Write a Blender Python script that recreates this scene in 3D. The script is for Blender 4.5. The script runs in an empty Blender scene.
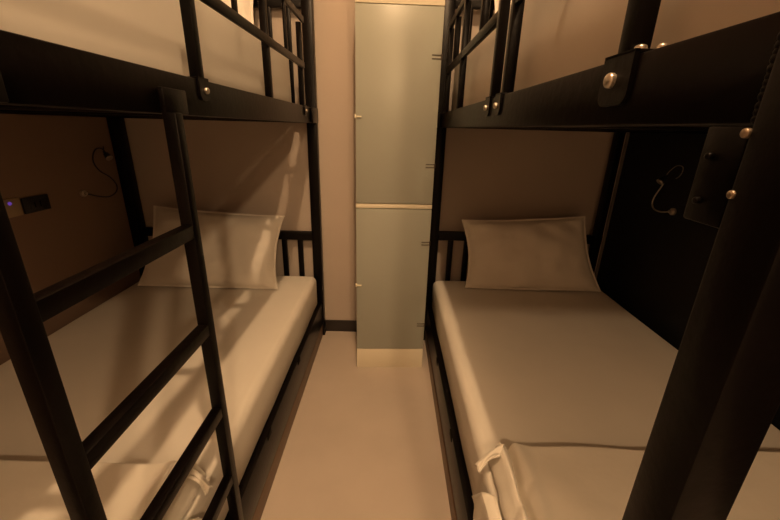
import bpy, bmesh, math, random
from mathutils import Vector, Matrix, noise
C = bpy.context.scene.collection
sc = bpy.context.scene
random.seed(4)

# ------------------------------------------------------------------ materials
def mat(name, col, rough=.5, metal=0.0, var=.12, vscale=6.0, bump=0.0, bscale=40.0, spec=.5, detail=4.0, sheen=0.0):
    m = bpy.data.materials.new(name); m.use_nodes = True
    nt = m.node_tree; b = nt.nodes['Principled BSDF']
    b.inputs['Roughness'].default_value = rough
    b.inputs['Metallic'].default_value = metal
    b.inputs['Specular IOR Level'].default_value = spec
    if sheen: b.inputs['Sheen Weight'].default_value = sheen
    tc = nt.nodes.new('ShaderNodeTexCoord')
    n = nt.nodes.new('ShaderNodeTexNoise'); n.inputs['Scale'].default_value = vscale; n.inputs['Detail'].default_value = detail
    nt.links.new(tc.outputs['Object'], n.inputs['Vector'])
    r = nt.nodes.new('ShaderNodeValToRGB')
    r.color_ramp.elements[0].position = .3; r.color_ramp.elements[1].position = .7
    r.color_ramp.elements[0].color = tuple(c*(1-var) for c in col)+(1,)
    r.color_ramp.elements[1].color = tuple(min(1, c*(1+var)) for c in col)+(1,)
    nt.links.new(n.outputs['Fac'], r.inputs['Fac'])
    nt.links.new(r.outputs['Color'], b.inputs['Base Color'])
    if bump:
        n2 = nt.nodes.new('ShaderNodeTexNoise'); n2.inputs['Scale'].default_value = bscale; n2.inputs['Detail'].default_value = 3
        nt.links.new(tc.outputs['Object'], n2.inputs['Vector'])
        bp = nt.nodes.new('ShaderNodeBump'); bp.inputs['Strength'].default_value = bump; bp.inputs['Distance'].default_value = .01
        nt.links.new(n2.outputs['Fac'], bp.inputs['Height'])
        nt.links.new(bp.outputs['Normal'], b.inputs['Normal'])
    return m

M = {}
M['steel'] = mat('dark_painted_steel', (.0022, .0013, .0011), .33, 0, .25, 9, .06, 60, .14)
M['brown'] = mat('brown_painted_board', (.15, .092, .056), .5, 0, .15, 5)
M['chrome'] = mat('bright_zinc', (.62, .56, .48), .28, .9, .06, 30)
M['zinc'] = mat('dull_zinc', (.30, .24, .18), .4, .8, .1, 30)
M['sheet'] = mat('white_cotton', (.75, .71, .64), .85, 0, .03, 4, .16, 7, .2)
M['pillowcase'] = mat('white_pillowcase', (.77, .73, .66), .85, 0, .03, 5, .22, 11, .2)
M['duvet'] = mat('white_duvet_cover', (.76, .72, .64), .8, 0, .03, 5, .2, 14, .25)
M['wall'] = mat('beige_wall_paint', (.49, .42, .36), .8, 0, .03, 2.5, .04, 80, .2)
M['wall_brown'] = mat('brown_wall_paint', (.27, .185, .135), .8, 0, .04, 2.5, .04, 80, .2)
M['wall_dark'] = mat('navy_black_wall_paint', (.011, .012, .014), .6, 0, .1, 3, 0, 50, .25)
M['ceiling'] = mat('ceiling_paint', (.65, .6, .55), .9, 0, .03, 2)
M['floor'] = mat('beige_vinyl_floor', (.52, .45, .385), .5, 0, .06, 3.2, .03, 30, .35, 8)
M['skirt'] = mat('black_baseboard', (.018, .013, .011), .4, 0, .15, 6)
M['door'] = mat('grey_green_laminate', (.335, .352, .305), .33, 0, .03, 3, .015, 12, .5)
M['cream'] = mat('cream_laminate', (.76, .70, .55), .45, 0, .02, 3)
M['dark_slot'] = mat('dark_gap', (.06, .042, .03), .6)
M['black_plastic'] = mat('black_plastic', (.006, .0065, .009), .4, 0, .1, 20)
M['beige_plastic'] = mat('cream_plastic', (.42, .32, .2), .45, 0, .03, 20)
M['slat'] = mat('plywood_base', (.2, .14, .09), .7, 0, .15, 6)
M['rubber'] = mat('black_rubber', (.004, .0035, .003), .8, spec=.05)
M['grey_trim'] = mat('dark_grey_corner_trim', (.17, .15, .13), .5)
led = bpy.data.materials.new('violet_indicator'); led.use_nodes = True
lb = led.node_tree.nodes['Principled BSDF']; lb.inputs['Base Color'].default_value = (.1, .05, .3, 1)
lb.inputs['Emission Color'].default_value = (.32, .12, .9, 1); lb.inputs['Emission Strength'].default_value = .3
M['led'] = led

# ------------------------------------------------------------------ helpers
def tag(o, label=None, cat=None, group=None, kind=None):
    if label: o['label'] = label
    if cat: o['category'] = cat
    if group: o['group'] = group
    if kind: o['kind'] = kind
    return o
def empty(name, loc=(0, 0, 0)):
    o = bpy.data.objects.new(name, None); o.location = loc; o.empty_display_size = .05
    C.objects.link(o); return o
def add_box(bm, x0, x1, y0, y1, z0, z1, bev=0.0, seg=2):
    t = bmesh.new()
    bmesh.ops.create_cube(t, size=1)
    for v in t.verts:
        v.co = Vector(((x0+x1)/2+v.co.x*(x1-x0), (y0+y1)/2+v.co.y*(y1-y0), (z0+z1)/2+v.co.z*(z1-z0)))
    if bev: bmesh.ops.bevel(t, geom=t.edges[:], offset=bev, segments=seg, profile=.5, affect='EDGES')
    merge(bm, t)
def merge(bm, t):
    me = bpy.data.meshes.new('tmp'); t.to_mesh(me); t.free(); bm.from_mesh(me); bpy.data.meshes.remove(me)
def add_cyl(bm, p, axis, r, h, seg=20, r2=None, dome=0):
    """cylinder starting at p along axis; dome>0 rounds the far end"""
    axis = Vector(axis).normalized(); q = axis.to_track_quat('Z', 'Y').to_matrix()
    prof = [(r, 0), (r if r2 is None else r2, h)]
    R2 = prof[-1][0]
    if dome:
        for k in range(1, 6):
            a = k/6*math.pi/2; prof.append((R2*math.cos(a), h+dome*math.sin(a)))
    rings = []
    for rr, z in prof:
        rings.append([bm.verts.new(Vector(p)+q@Vector((rr*math.cos(2*math.pi*i/seg), rr*math.sin(2*math.pi*i/seg), z))) for i in range(seg)])
    for a, b in zip(rings, rings[1:]):
        for i in range(seg): bm.faces.new((a[i], a[(i+1) % seg], b[(i+1) % seg], b[i]))
    bm.faces.new(rings[0][::-1]); bm.faces.new(rings[-1])
def add_tube(bm, pts, r, seg=10):
    pts = [Vector(p) for p in pts]
    # Catmull-Rom smoothing
    P = []
    for i in range(len(pts)-1):
        p0 = pts[max(i-1, 0)]; p1 = pts[i]; p2 = pts[i+1]; p3 = pts[min(i+2, len(pts)-1)]
        for k in range(6):
            t = k/6
            P.append(.5*((2*p1)+(p2-p0)*t+(2*p0-5*p1+4*p2-p3)*t*t+(3*p1-p0-3*p2+p3)*t**3))
    P.append(pts[-1])
    rings = []; ref = Vector((0, 0, 1))
    for i, p in enumerate(P):
        d = (P[min(i+1, len(P)-1)]-P[max(i-1, 0)]).normalized()
        a = d.cross(ref)
        if a.length < 1e-3: a = d.cross(Vector((1, 0, 0)))
        a.normalize(); b = d.cross(a).normalized(); ref = b if abs(b.dot(d)) < .9 else ref
        ref = a.cross(d)
        rings.append([bm.verts.new(p+r*(math.cos(2*math.pi*j/seg)*a+math.sin(2*math.pi*j/seg)*b)) for j in range(seg)])
    for a, b in zip(rings, rings[1:]):
        for j in range(seg): bm.faces.new((a[j], a[(j+1) % seg], b[(j+1) % seg], b[j]))
    bm.faces.new(rings[0][::-1]); bm.faces.new(rings[-1])
def obj(name, bm, m, parent=None, smooth=True):
    bmesh.ops.recalc_face_normals(bm, faces=bm.faces[:])
    me = bpy.data.meshes.new(name); bm.to_mesh(me); bm.free()
    me.materials.append(M[m] if isinstance(m, str) else m)
    if smooth:
        for p in me.polygons: p.use_smooth = True
        try: me.set_sharp_from_angle(angle=math.radians(38))
        except Exception: pass
    o = bpy.data.objects.new(name, me); C.objects.link(o)
    if parent:
        o.parent = parent
        w = Vector(parent.location); p = parent.parent
        while p: w += Vector(p.location); p = p.parent
        me.transform(Matrix.Translation(-w))
    return o
def origin(o, loc):
    """move a mesh object's origin to loc (world)"""
    o.data.transform(Matrix.Translation(-Vector(loc))); o.location = loc
    return o
def box(name, dims, m, parent=None, bev=.003, seg=2):
    bm = bmesh.new(); add_box(bm, *dims, bev, seg); return obj(name, bm, m, parent)

# ------------------------------------------------------------------ setting
XL, XR, YB, YF, ZC = -1.66, 1.42, 2.37, -2.2, 3.7
def st(name, dims, m): return tag(box(name, dims, m, None, 0), kind='structure')
st('floor', (XL-.1, XR+.1, YF-.1, YB+.1, -.1, 0), 'floor')
st('ceiling', (XL-.1, XR+.1, YF-.1, YB+.1, ZC, ZC+.1), 'ceiling')
st('wall_left', (XL-.1, XL, YF-.1, YB+.1, 0, ZC), 'wall_brown')
st('wall_right', (XR, XR+.1, YF-.1, YB+.1, 0, ZC), 'wall_dark')
st('wall_back', (XL, XR, YB, YB+.1, 0, ZC), 'wall')
st('wall_front', (XL, XR, YF-.1, YF, 0, ZC), 'wall')
st('baseboard_back', (XL, XR, YB-.012, YB, 0, .086), 'skirt')
st('trim_1', (XR-.012, XR, YB-.014, YB, .09, ZC), 'grey_trim')

# ------------------------------------------------------------------ bunk beds
def bolt_head(bm, p, axis, r=.008, h=.004):
    add_cyl(bm, p, axis, r, h, 16, None, r*.55)

def make_bed(side):
    """side -1: bed on the left, +1: bed on the right.  xa = aisle face of the rails."""
    L = side < 0
    xa = -.455 if L else .258
    w = side                                  # direction from the aisle towards the wall
    xw = (XL+.004) if L else (XR-.014)        # wall-side face
    y0 = .236
    s = .051
    y1 = 2.357 if L else 2.325
    zr0, zr1 = (1.415, 1.497) if L else (1.409, 1.483)
    zl0, zl1 = (.088, .255) if L else (.11, .272)
    root = empty('bunk_bed', (xa, (y0+y1)/2, 0))
    def X(a, b): return (min(xa+w*a, xa+w*b), max(xa+w*a, xa+w*b))
    def XW(a, b): return (min(xw-w*a, xw-w*b), max(xw-w*a, xw-w*b))
    ztop = 2.12
    posts = []
    for (xx, yy) in ((X(0, s), (y0, y0+s)), (X(-.007, s), (y1-s-.004, y1)), (XW(0, s), (y0, y0+s)), ((XW(0, s), (y1-.082, y1)) if L else (XW(.058, .102), (y1-s, y1)))):
        p = box('post', (*xx, *yy, .012, ztop), 'steel', root, .004)
        f = box('foot_pad', (xx[0]-.003, xx[1]+.003, yy[0]-.003, yy[1]+.003, 0, .014), 'rubber', p, .002)
        c = box('end_cap', (xx[0]+.001, xx[1]-.001, yy[0]+.001, yy[1]-.001, ztop-.002, ztop+.006), 'rubber', p, .002)
        posts.append(p)
    ya, yb = y0+s, y1-s
    # long rails
    ru = box('upper_side_rail', (*X(.004, .040), ya, yb, zr0, zr1), 'steel', root, .004)
    rl = box('lower_side_rail', (*X(.004, .040), ya, yb, zl0, zl1), 'steel', root, .004)
    rwu = box('upper_side_rail', (*XW(.006, .040), ya, yb, zr0, zr1), 'steel', root, .004)
    rwl = box('lower_side_rail', (*XW(.006, .040), ya, yb, zl0, zl1), 'steel', root, .004)
    pk = box('plinth_board', (*X(0.004, .022), ya, yb, 0, zl0-(.002 if L else .028)), 'brown', root, .002)
    pk['label'] = 'brown plinth board along the floor'
    jp = box('joint_plate', (*X(-.0095, -.0005), y1-.16, y1+.002, zr0, zr1), 'steel', root, .002)
    # clip slots in the lower rail
    for yy in (.68, 1.15, 1.64):
        box('rail_clip', (*X(.001, .006), yy-.022, yy+.022, zl1-.024, zl1+.002), 'rubber', rl, .001)
    # cross bars at both ends and bed bases
    xi = X(s, abs(xw-xa)-s)
    for (ye0, ye1) in ((y0+.006, y0+s-.006), (y1-s+.006, y1-.006)):
        box('end_rail', (*xi, ye0, ye1, zr0, zr1), 'steel', root, .004)
        box('end_rail', (*xi, ye0, ye1, zl0, zl1), 'steel', root, .004)
    xb = X(.120 if L else .041, abs(xw-xa)-.042)
    box('bed_base', (*xb, ya+.001, yb-.001, zr0+.012, zr0+.030), 'slat', root, .002)
    box('bed_base', (*X(.042, abs(xw-xa)-.042), ya+.001, yb-.001, zl1-.020, zl1-.0005), 'slat', root, .002)
    for k in range(5):   # cross bearers holding the base
        yy = ya+.2+k*(yb-ya-.4)/4
        box('cross_bearer', (*X(.038, abs(xw-xa)-.040), yy-.016, yy+.016, zr0+.002, zr0+.0125), 'steel', root, .002)
    # headboards: top bar and upright slats
    for zb in (zl1+.02, zr1+.02):
        low = zb < 1
        zt = (.752 if L else .785) if low else (2.05 if L else 2.06)
        hb = box('headboard_bar', (*xi, y1-.042, y1-.010, zt-.056, zt), 'steel', root, .004)
        n = 10
        span = abs(xi[1]-xi[0])
        k = 0; d = .082
        while d < span-.03:
            box('headboard_slat', (*X(s+d-.017, s+d+.017), y1-.040, y1-.022, zb-.03, zt-.054), 'steel', root, .003)
            d += .104
    # lower headboard foot end near the camera is left open
    # guard rails above the upper side rail
    t = .025
    def guard(ys, ye, mids, full, hooks, zb):
        g = empty_child('guard_rail', root, (xa, (ys+ye)/2, zr1))
        zh0, zh1 = (1.669, 1.698) if L else (1.668, 1.697)
        zt0, zt1 = (1.872, 1.900) if L else (1.868, 1.896)
        box('guard_bar', (*(X(-.006, .007) if L else X(.006, .022)), ys, ye, zt0, zt1), 'steel', g, .003)
        box('guard_bar', (*(X(-.006, .007) if L else X(.007, .022)), ys+t, ye-t, zh0, zh1), 'steel', g, .003)
        for yy in (ys, ye-t): box('guard_upright', (*X(.006, .006+t), yy, yy+t, zr1-.001, zt0+.001), 'steel', g, .003)
        for yy in full:
            box('guard_upright', (*X(.006, .006+t), yy-t/2, yy+t/2, zr1-.001, zt0+.001), 'steel', g, .003)
        for yy in mids: box('guard_upright', (*(X(-.005, .0075) if L else X(.006, .006+t)), yy-t/2.4, yy+t/2.4, zh1-.001, zt0+.001), 'steel', g, .003)
        for yy, big in hooks:
            hw = .030 if big else .024
            bm = bmesh.new()
            # saddle plate: face plate with rounded lower corners plus a tab over the rail top
            zlo = zr1-(.052 if big else .046)
            prof = []
            rr = .014
            for a in range(7):
                an = math.pi+a/6*math.pi/2; prof.append((yy-hw+rr+rr*math.cos(an), zlo+rr+rr*math.sin(an)))
            for a in range(7):
                an = 1.5*math.pi+a/6*math.pi/2; prof.append((yy+hw-rr+rr*math.cos(an), zlo+rr+rr*math.sin(an)))
            prof += [(yy+hw, zr1+.004), (yy-hw, zr1+.004)]
            x0, x1 = xa+w*.0035, xa+w*(-.0015)
            va = [bm.verts.new((x0, y, z)) for y, z in prof]; vb = [bm.verts.new((x1, y, z)) for y, z in prof]
            bm.faces.new(va); bm.faces.new(vb[::-1])
            for i in range(len(prof)): bm.faces.new((va[i], va[(i+1) % len(prof)], vb[(i+1) % len(prof)], vb[i]))
            add_box(bm, *X(-.0015, .044), yy-hw, yy+hw, zr1, zr1+.004, .001)
            obj('hook_bracket', bm, 'steel', g)
            bm = bmesh.new(); bolt_head(bm, (xa-w*.0015, yy+.004, zr1-.024), (-w, 0, 0), .0085 if big else .0075, .004)
            obj('bolt', bm, 'chrome', g)['label'] = 'bright zinc bolt head'
            if big:
                for dx, dy in ((.012, -.016), (.030, -.024)):
                    bm = bmesh.new(); bolt_head(bm, (xa+w*dx, yy+dy, zr1+.004), (0, 0, 1), .0065, .003)
                    obj('bolt', bm, 'chrome', g)['label'] = 'bright zinc bolt head'
        return g
    if L:
        g = guard(.970, 2.092, [1.222, 1.757], [1.535], [(.972, False), (2.072, False)], 0)
        bm = bmesh.new()
        add_box(bm, -.447, -.424, .300, .966, 1.674, 1.698, .003)
        add_box(bm, -.447, -.424, .300, .324, 1.420, 1.680, .003)
        add_box(bm, -.470, -.424, .970, .992, 1.674, 1.698, .003)
        add_box(bm, -.447, -.424, .960, .992, 1.674, 1.698, .003)
        obj('shadow_bar', bm, 'steel', g)  # unseen bar added to cast the shadow band on the upper left mattress
    else:
        guard(1.100, 2.12, [1.345, 1.90], [1.68], [(1.105, False)], 0)
        guard(.476, 1.004, [.74], [], [(.480, True), (.998, False)], 0)
    if not L:
        # weld seam where the upper rail meets the near post, and the gusset plate below it
        bm = bmesh.new()
        for k in range(15):
            z = zr0+.004+k*(zr1-zr0-.008)/14+random.uniform(-.001, .001)
            b2 = bmesh.new(); bmesh.ops.create_uvsphere(b2, u_segments=10, v_segments=6, radius=random.uniform(.0030, .0038))
            for v in b2.verts: v.co = Vector((xa+w*.003+v.co.x*.7, ya+.001+v.co.y*.9, z+v.co.z*1.05))
            merge(bm, b2)
        obj('weld_seam', bm, 'steel', posts[0])
        gp = box('corner_bracket', (*X(.002, .008), ya+.001, ya+.040, zr0-.078, zr0-.001), 'steel', root, .002)
        for yy, z, r in ((ya+.001, zr0-.006, .0036), (ya-.004, zr0-.050, .0034), (ya+.028, zr0-.024, .0030), (ya+.027, zr0-.060, .0030)):
            bm = bmesh.new(); bolt_head(bm, (xa+w*.002, yy, z), (-w, 0, 0), r, .003)
            obj('bolt', bm, 'zinc' if r > .0032 else 'steel', gp)['label'] = 'bolt head on the corner bracket'
    return root
def empty_child(name, parent, loc):
    o = bpy.data.objects.new(name, None); C.objects.link(o); o.parent = parent; o.empty_display_size = .05
    o.location = Vector(loc)-Vector(parent.location)
    return o
bl = make_bed(-1)
tag(bl, 'dark steel bunk bed on the left of the aisle, with the ladder hooked on it', 'bunk bed', 'bunk beds')
br = make_bed(1)
tag(br, 'dark steel bunk bed on the right of the aisle, near post close by', 'bunk bed', 'bunk beds')

# ladder hooked over the left upper rail
lad = empty('bunk_ladder', (-.438, .60, 0))
tag(lad, 'dark steel ladder with flat rungs hooked on the left bunk bed', 'ladder')
lx0, lx1 = -.4515, -.424
for yy in (.374, .772):
    r_ = box('ladder_rail', (lx0, lx1, yy, yy+.028, .012, 1.418), 'steel', lad, .003)
    box('foot_cap', (lx0-.002, lx1+.002, yy-.002, yy+.030, 0, .016), 'rubber', r_, .002)
    box('hook_plate', (lx0-.001, lx0+.010, yy+.0005, yy+.086, 1.416, 1.463), 'steel', r_, .002)
for z in (1.192, .950, .706, .470, .235):
    box('rung', (lx0+.001, lx1-.001, .400, .774, z-.030, z), 'steel', lad, .003)

# ------------------------------------------------------------------ mattresses
def mattress(label, x0, x1, y0, y1, z0, z1, r=.045):
    bm = bmesh.new(); add_box(bm, x0, x1, y0, y1, z0, z1, r, 6)
    bmesh.ops.triangulate(bm, faces=[f for f in bm.faces if len(f.verts) > 4])
    # divide the big faces so that the sheet can sag a little
    for _ in range(4):
        bmesh.ops.subdivide_edges(bm, edges=[e for e in bm.edges if e.calc_length() > .12], cuts=1, use_grid_fill=True)
    for v in bm.verts:
        n = noise.noise(Vector((v.co.x*2.2, v.co.y*1.6, v.co.z*2.0+x0*7)))
        n2 = noise.noise(Vector((v.co.x*7+3, v.co.y*5, v.co.z*6)))
        if v.co.z > z0+.05: v.co.z += .005*n+.0014*n2
        if v.co.z < z0+r+.001: v.co.z = z0+(v.co.z-z0)*.22
        if v.co.z < z1-.02: v.co.x += .003*n2
    o = obj('mattress', bm, 'sheet')
    for p in o.data.polygons: p.use_smooth = True
    origin(o, ((x0+x1)/2, (y0+y1)/2, z0))
    return tag(o, label, 'mattress', 'mattresses in fitted white sheets')
mattress('white sheeted mattress on the lower left bunk behind the ladder', -1.585, -.482, .305, 2.297, .2565, .460, .038)
mattress('white sheeted mattress on the lower right bunk, deep in shade by the dark wall', .291, 1.360, .305, 2.270, .2735, .470, .036)
mattress('thick white mattress on the upper left bunk behind its guard rail', -1.612, -.574, .305, 2.295, 1.4465, 1.79)
mattress('thick white mattress on the upper right bunk behind two guard rails', .322, 1.362, .305, 2.265, 1.4405, 1.765)

# ------------------------------------------------------------------ pillows
def pillow(label, BL, BR, TL, TR, thick, seed, sag=.012):
    BL, BR, TL, TR = map(Vector, (BL, BR, TL, TR))
    N, K = 40, 28
    nrm = (BR-BL).cross(TL-BL).normalized()     # faces the camera side
    if nrm.y > 0: nrm = -nrm
    def pt(u, v, side):
        # pillow outline: sides drawn in between the pointed corners
        cu = (1-(2*u-1)**2); cv = (1-(2*v-1)**2)
        uu = u+(.5-u)*.085*cv; vv = v+((.5-v)*.06*cu if v > .5 else (.5-v)*.02*cu)
        p = BL*(1-uu)*(1-vv)+BR*uu*(1-vv)+TL*(1-uu)*vv+TR*uu*vv
        e = max(0, cu)*max(0, cv)
        h = thick*(e**.42)
        wr = noise.noise(Vector((u*6+seed, v*4, seed)))*.016+noise.noise(Vector((u*13, v*9+seed, 1.7*seed)))*.005
        # creases that run in from the corners
        wr += .006*math.sin(18*(u-v)+seed)*math.exp(-((u-.12)**2+(v-.85)**2)*18)+.006*math.sin(20*(u+v))*math.exp(-((u-.88)**2+(v-.85)**2)*18)
        h += wr*min(1, e*6)
        return p+nrm*(h if side > 0 else -h*.75)
    bm = bmesh.new(); front = {}; back = {}
    for i in range(N+1):
        for j in range(K+1):
            u, v = i/N, j/K
            front[i, j] = bm.verts.new(pt(u, v, 1))
            back[i, j] = front[i, j] if (i in (0, N) or j in (0, K)) else bm.verts.new(pt(u, v, -1))
    for i in range(N):
        for j in range(K):
            bm.faces.new((front[i, j], front[i+1, j], front[i+1, j+1], front[i, j+1]))
            bm.faces.new((back[i, j+1], back[i+1, j+1], back[i+1, j], back[i, j]))
    o = obj('pillow', bm, 'pillowcase')
    for p in o.data.polygons: p.use_smooth = True
    me = o.data
    # thin sewn edge all round
    bm = bmesh.new(); loop = [pt(i/N, 0, 1) for i in range(N+1)]+[pt(1, j/K, 1) for j in range(1, K+1)]+[pt(1-i/N, 1, 1) for i in range(1, N+1)]+[pt(0, 1-j/K, 1) for j in range(1, K)]
    cen = (BL+BR+TL+TR)/4
    n = len(loop)
    hem = []
    for i, p in enumerate(loop):
        d = (p-cen).normalized()
        wv = .010+.004*noise.noise(p*9)
        hem.append((p-d*.006, p+d*wv+nrm*.003*noise.noise(p*14+Vector((seed, 0, 0)))))
    ins = [[bm.verts.new(a+nrm*.0022), bm.verts.new(b+nrm*.0015), bm.verts.new(b-nrm*.0015), bm.verts.new(a-nrm*.0022)] for a, b in hem]
    for i in range(n):
        for q in range(4): bm.faces.new((ins[i][q], ins[(i+1) % n][q], ins[(i+1) % n][(q+1) % 4], ins[i][(q+1) % 4]))
    o2 = origin(o, tuple(cen))
    obj('sewn_edge', bm, 'pillowcase', o)
    return tag(o, label, 'pillow', 'pillows in white cases')
pillow('white pillow leaning against the wall at the head of the lower left bunk', (-1.500, 2.035, .473), (-.672, 2.035, .473), (-1.43, 2.215, .915), (-.655, 2.215, .875), .085, 1.3)
pillow('white pillow leaning at the head of the lower right bunk by the dark wall', (.478, 2.110, .483), (1.305, 2.105, .483), (.438, 2.195, .885), (1.165, 2.20, .925), .080, 4.1)
pillow('white pillow on the upper left bunk, half hidden by guard bars', (-1.45, 2.03, 1.80), (-.68, 2.04, 1.80), (-1.42, 2.20, 2.20), (-.66, 2.20, 2.20), .075, 7.7)
pillow('white pillow on the upper right bunk, seen between guard bars', (.46, 2.0, 1.79), (1.23, 2.0, 1.79), (.43, 2.18, 2.19), (1.19, 2.18, 2.19), .075, 9.2)

# ------------------------------------------------------------------ folded duvets at the foot ends
def duvet(label, side, xe, xwall, yfar, ynear, zb, seed):
    """puffy folded duvet; the aisle end falls in pleats, its far corner sticks out"""
    w = side
    NS, NT = 150, 80
    H0 = .056
    def top(i, j):
        s = (i/NS)**2.0; t = j/NT
        y = ynear+(yfar-ynear)*(1-(1-t)**2.2)
        n0 = noise.noise(Vector((y*7+seed, seed, .3))); n1 = noise.noise(Vector((y*17, seed, 2.2)))
        edge = xe+w*(.010*n0+.006*n1)
        x = edge+(xwall-edge)*s
        q = abs(x-edge)
        dfar = yfar-y
        # main body
        z = H0*(1+.16*noise.noise(Vector((x*3.1+seed, y*3.3, 1)))+.05*noise.noise(Vector((x*9, y*8+seed, 4))))
        # pleated end: wall, first hem roll, crease, second roll
        sh = .10*(dfar)          # pleats fan out towards the viewer
        q1 = q-sh*.20
        if q < .022: z *= (max(q, 0)/.022)**.5*.86+.02
        else: z *= .86+.14*min(1, (q-.022)/.03)
        z += .017*math.exp(-((q1-.028)/.012)**2)
        cr = q1-.050-.006*math.sin(y*22+seed)
        z -= .024*math.exp(-(cr/.0065)**2)*(1 if q > .015 else 0)
        z += .010*math.exp(-((q1-.078)/.022)**2)
        # short diagonal creases
        z -= .006*max(0, math.sin(y*30-q*40+seed))**6*math.exp(-(q/.09)**2)
        z += .004*math.sin(y*19+x*11+seed)*math.exp(-((q-.14)/.09)**2)
        # rounded far fold, wall side and near side
        if dfar < .020: z *= math.sqrt(max(0, 1-(1-dfar/.020)**2))
        if dfar < .020: y -= .026*(1-math.sqrt(max(0, 1-(1-dfar/.020)**2)))
        dw = abs(xwall-x)
        if dw < .03: z *= math.sqrt(max(0, 1-(1-dw/.03)**2))
        y2 = y+.006*noise.noise(Vector((x*3.3, seed, 0)))*(1-min(1, dfar/.15))
        return Vector((x, y2, zb+max(0, z)))
    bm = bmesh.new(); G = {}; B = {}
    for i in range(NS+1):
        for j in range(NT+1):
            p = top(i, j); G[i, j] = bm.verts.new(p)
            rim = i in (0, NS) or j == NT
            B[i, j] = bm.verts.new((p.x, p.y, zb-.0005))
    for i in range(NS):
        for j in range(NT):
            bm.faces.new((G[i, j], G[i+1, j], G[i+1, j+1], G[i, j+1]))
    for i in range(NS):
        bm.faces.new((G[i, 0], B[i, 0], B[i+1, 0], G[i+1, 0])); bm.faces.new((G[i, NT], G[i+1, NT], B[i+1, NT], B[i, NT]))
    for j in range(NT):
        bm.faces.new((G[0, j], G[0, j+1], B[0, j+1], B[0, j])); bm.faces.new((G[NS, j], B[NS, j], B[NS, j+1], G[NS, j+1]))
    bm.faces.new([B[i, 0] for i in range(NS+1)]+[B[NS, j] for j in range(1, NT+1)]+[B[i, NT] for i in range(NS-1, -1, -1)]+[B[0, j] for j in range(NT-1, 0, -1)])
    for v in [v for v in bm.verts if not v.link_faces]: bm.verts.remove(v)
    o = obj('folded_duvet', bm, 'duvet')
    for p in o.data.polygons: p.use_smooth = True
    origin(o, ((xe+xwall)/2, (yfar+ynear)/2, zb))
    # corner of the cover pulled out towards the aisle: a small hood of cloth
    bm = bmesh.new(); E = {}
    A = Vector((xe+w*.047, yfar-.020, zb+.054)); Bq = Vector((xe+w*.018, yfar-.070, zb+.048)); T = Vector((xe-w*.046, yfar-.062, zb+.036)); T2 = Vector((xe-w*.036, yfar-.084, zb+.022))
    for i in range(15):
        for j in range(15):
            u, v = i/14, j/14
            base = A.lerp(Bq, v); p = base.lerp(T.lerp(T2, v), u)
            p.z += .016*abs(math.sin(1.6*math.pi*v))*(1-.6*u)-.008*u*u+.004*math.sin(9*v+4*u)
            p.y += .012*math.sin(math.pi*u)*(v-.5)+.008*math.sin(math.pi*u)
            E[i, j] = bm.verts.new(p)
    for i in range(14):
        for j in range(14): bm.faces.new((E[i, j], E[i+1, j], E[i+1, j+1], E[i, j+1]))
    e = obj('corner_fold', bm, 'duvet', o)
    sm = e.modifiers.new('thick', 'SOLIDIFY'); sm.thickness = .004; sm.offset = 0
    # loose hem that hangs on the mattress side
    bm = bmesh.new(); H = {}
    for j in range(41):
        b = j/40
        for i in range(17):
            t = i/16
            y = (ynear+.10)+(yfar-.140-ynear-.10)*b+.085*t*b**3
            drop = .095*(1+.12*noise.noise(Vector((y*9, seed, 0))))
            a = min(1, t/.25)
            x = xe+w*(-.004-.032*math.sin(a*math.pi/2))-w*.006*max(0, t-.25)
            x -= w*(.005*math.sin(y*34+seed)+.003*math.sin(y*71))*t
            z = zb+.004-.012*a**2-drop*max(0, t-.2)/.8
            H[i, j] = bm.verts.new((x, y, z))
    for i in range(16):
        for j in range(40): bm.faces.new((H[i, j], H[i+1, j], H[i+1, j+1], H[i, j+1]))
    h = obj('hanging_hem', bm, 'duvet', o)
    sm = h.modifiers.new('thick', 'SOLIDIFY'); sm.thickness = .004; sm.offset = 0
    return tag(o, label, 'duvet', 'folded duvets')
duvet('white folded duvet on the lower right bunk, crumpled corner at the aisle', 1, .303, 1.355, .862, .315, .4785, 2.0)
duvet('white folded duvet at the near end of the lower left bunk behind the ladder', -1, -.497, -1.57, .780, .315, .4690, 5.0)

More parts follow.
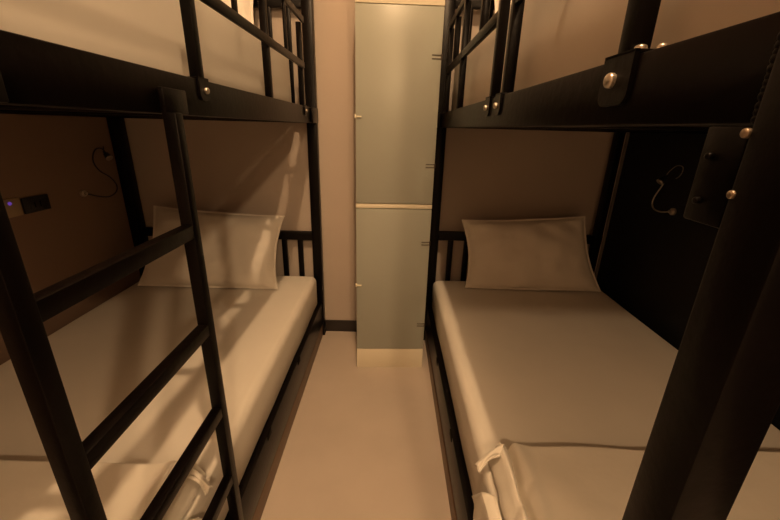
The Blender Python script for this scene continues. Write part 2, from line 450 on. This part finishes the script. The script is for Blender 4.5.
# ------------------------------------------------------------------ locker
lk = empty('locker', (.02, 2.15, 0))
tag(lk, 'tall narrow grey-green two door locker at the end of the aisle', 'locker')
lx = (-.1935, .2105); ly0 = 1.945
box('carcass', (lx[0], lx[1], ly0+.020, YB-.014, 0, 2.14), 'cream', lk, .002)
box('plinth', (lx[0], lx[1], ly0+.003, ly0+.0205, 0, .131), 'cream', lk, .0015)['label'] = 'cream plinth'
box('divider_strip', (lx[0], lx[1], ly0+.004, ly0+.0205, .998, 1.020), 'cream', lk, .001)['label'] = 'cream strip between the doors'
box('header_panel', (lx[0], lx[1], ly0+.002, ly0+.0205, 1.924, 2.14), 'cream', lk, .0015)['label'] = 'cream header panel'
for z0, z1, hz, lz in ((.134, .994, (.806, .30), .555), (1.025, 1.920, (1.718, 1.221), 1.45)):
    d = box('door', (lx[0]+.001, lx[1]-.001, ly0, ly0+.0195, z0, z1), 'door', lk, .0015)
    d['label'] = 'grey-green laminate door'
    for z in hz:
        bm = bmesh.new()
        add_box(bm, lx[1]-.046, lx[1]+.001, ly0-.003, ly0+.002, z+.006, z+.0095, .0008)
        add_box(bm, lx[1]-.046, lx[1]+.001, ly0-.003, ly0+.002, z-.0095, z-.006, .0008)
        add_box(bm, lx[1]-.004, lx[1]+.003, ly0-.002, ly0+.010, z-.012, z+.012, .001)
        obj('hinge', bm, 'dark_slot', d)['label'] = 'pair of thin dark hinge leaves'
    bm = bmesh.new()
    add_box(bm, lx[0]-.004, lx[0]+.030, ly0-.009, ly0+.001, lz-.006, lz+.002, .002)
    add_box(bm, lx[0]-.005, lx[0]+.004, ly0-.010, ly0+.003, lz-.010, lz+.010, .002)
    obj('latch', bm, 'cream', d)['label'] = 'small cream latch'

lk.rotation_euler = (0, 0, math.radians(2.4))
# ------------------------------------------------------------------ reading lamps and sockets
def reading_lamp(label, xw, w, base, arm, head, hdir, loop):
    """w: direction into the room (+1 for the left wall)"""
    r = empty('reading_lamp', (xw, base[0], base[1]))
    d = lambda y, z, off: (xw+w*off, y, z)
    bm = bmesh.new(); add_cyl(bm, d(base[0], base[1], 0), (w, 0, 0), .018, .010, 24, None, .004); add_cyl(bm, d(base[0], base[1], .01), (w, 0, 0), .008, .014, 16, None, .003)
    obj('wall_base', bm, 'chrome', r)
    bm = bmesh.new(); add_tube(bm, [d(*p) for p in arm], .0035); obj('gooseneck', bm, 'chrome' if w < 0 else 'black_plastic', r)
    bm = bmesh.new(); add_cyl(bm, d(*head), hdir, .013, .030, 20, .019); add_cyl(bm, Vector(d(*head))-Vector(hdir).normalized()*.016, hdir, .007, .018, 14)
    h = obj('lamp_head', bm, 'black_plastic', r)
    bm = bmesh.new(); tip = Vector(d(*head))+Vector(hdir).normalized()*.027
    add_cyl(bm, tip, hdir, .0185, .006, 20, .0185, .004); obj('lens_ring', bm, 'chrome', h)['label'] = 'bright lens ring'
    bm = bmesh.new(); add_tube(bm, [d(*p) for p in loop], .0022); obj('cable', bm, 'black_plastic' if w > 0 else 'grey_trim', r)
    return tag(r, label, 'reading lamp', 'reading lamps on the bunk walls')
reading_lamp('small gooseneck reading lamp on the brown wall of the lower left bunk', XL, 1, (1.985, 1.026),
    [(1.985, 1.026, .022), (2.03, 1.006, .04), (2.108, .989, .045), (2.17, 1.005, .045), (2.188, 1.043, .045), (2.15, 1.094, .045), (2.086, 1.135, .045), (2.056, 1.18, .045), (2.063, 1.222, .045), (2.093, 1.251, .045), (2.131, 1.253, .045), (2.152, 1.236, .045)],
    (2.157, 1.222, .045), (.75, -.25, -.8), [(2.15, 1.24, .045), (2.17, 1.262, .03), (2.19, 1.235, .012)])
reading_lamp('small gooseneck reading lamp on the black wall of the lower right bunk', XR, -1, (1.845, 1.040),
    [(1.845, 1.040, .022), (1.877, 1.031, .04), (1.925, 1.036, .045), (1.950, 1.062, .045), (1.943, 1.101, .045), (1.918, 1.146, .045), (1.906, 1.172, .045)],
    (1.905, 1.200, .045), (-.75, .0, -.8), [(1.900, 1.215, .045), (1.885, 1.235, .045), (1.850, 1.262, .045), (1.815, 1.262, .042), (1.812, 1.240, .038), (1.835, 1.214, .03), (1.872, 1.200, .015)])

def plate(name, label, m, y0, y1, z0, z1, cat):
    r = empty(name, (XL, (y0+y1)/2, (z0+z1)/2))
    box('cover_plate', (XL, XL+.009, y0, y1, z0, z1), m, r, .002)
    box('inner_module', (XL+.008, XL+.0115, y0+.028, y1-.028, z0+.014, z1-.014), m, r, .0015)
    return tag(r, label, cat), r
_, sk = plate('power_socket', 'black rectangular power socket plate on the left bunk wall', 'black_plastic', 1.640, 1.772, .989, 1.060, 'socket')
for dy in (-.014, .014): box('socket_hole', (XL+.011, XL+.0125, 1.706+dy-.003, 1.706+dy+.003, 1.012, 1.036), 'rubber', sk, .0005)
_, sw = plate('light_switch', 'cream switch plate with a violet light beside the black socket', 'beige_plastic', 1.505, 1.630, .990, 1.068, 'switch')
bm = bmesh.new(); add_cyl(bm, (XL+.011, 1.578, 1.050), (1, 0, 0), .0075, .003, 16, None, .003); obj('indicator_light', bm, 'led', sw)['label'] = 'glowing violet indicator light'

# ------------------------------------------------------------------ lights (ceiling lamps over the aisle)
def lamp(name, loc, power, col, radius):
    l = bpy.data.lights.new(name, 'POINT'); l.shadow_soft_size = radius; l.energy = power; l.color = col
    o = bpy.data.objects.new(name, l); o.location = loc; C.objects.link(o); return o
WARM = (1, .635, .335)
lamp('aisle_ceiling_lamp', (.055, .10, 3.6), 172, WARM, .03)
lamp('entrance_lamp', (.48, -1.43, 2.40), 88, WARM, .05)

w = bpy.data.worlds.new('world'); sc.world = w; w.use_nodes = True
w.node_tree.nodes['Background'].inputs[0].default_value = (.02, .011, .005, 1)
w.node_tree.nodes['Background'].inputs[1].default_value = .3

# ------------------------------------------------------------------ camera (solved from the vanishing points)
cam = bpy.data.cameras.new('camera'); co = bpy.data.objects.new('camera', cam); C.objects.link(co)
cam.sensor_width = 36; cam.lens = 370.63*36/780; cam.clip_start = .02
right = Vector((.99964949, .007625, .02535263)); down = Vector((.02644124, -.33550011, -.94166902)); fwd = Vector((.00132558, .94200931, -.33558412))
m3 = Matrix((right, -down, -fwd)).transposed()
co.matrix_world = Matrix.Translation((0, 0, 1.40)) @ m3.to_4x4()
sc.camera = co
sc.view_settings.view_transform = 'Standard'
sc.view_settings.look = 'None'
sc.view_settings.gamma = 1
sc.view_settings.use_curve_mapping = False
sc.view_settings.exposure = -0.06
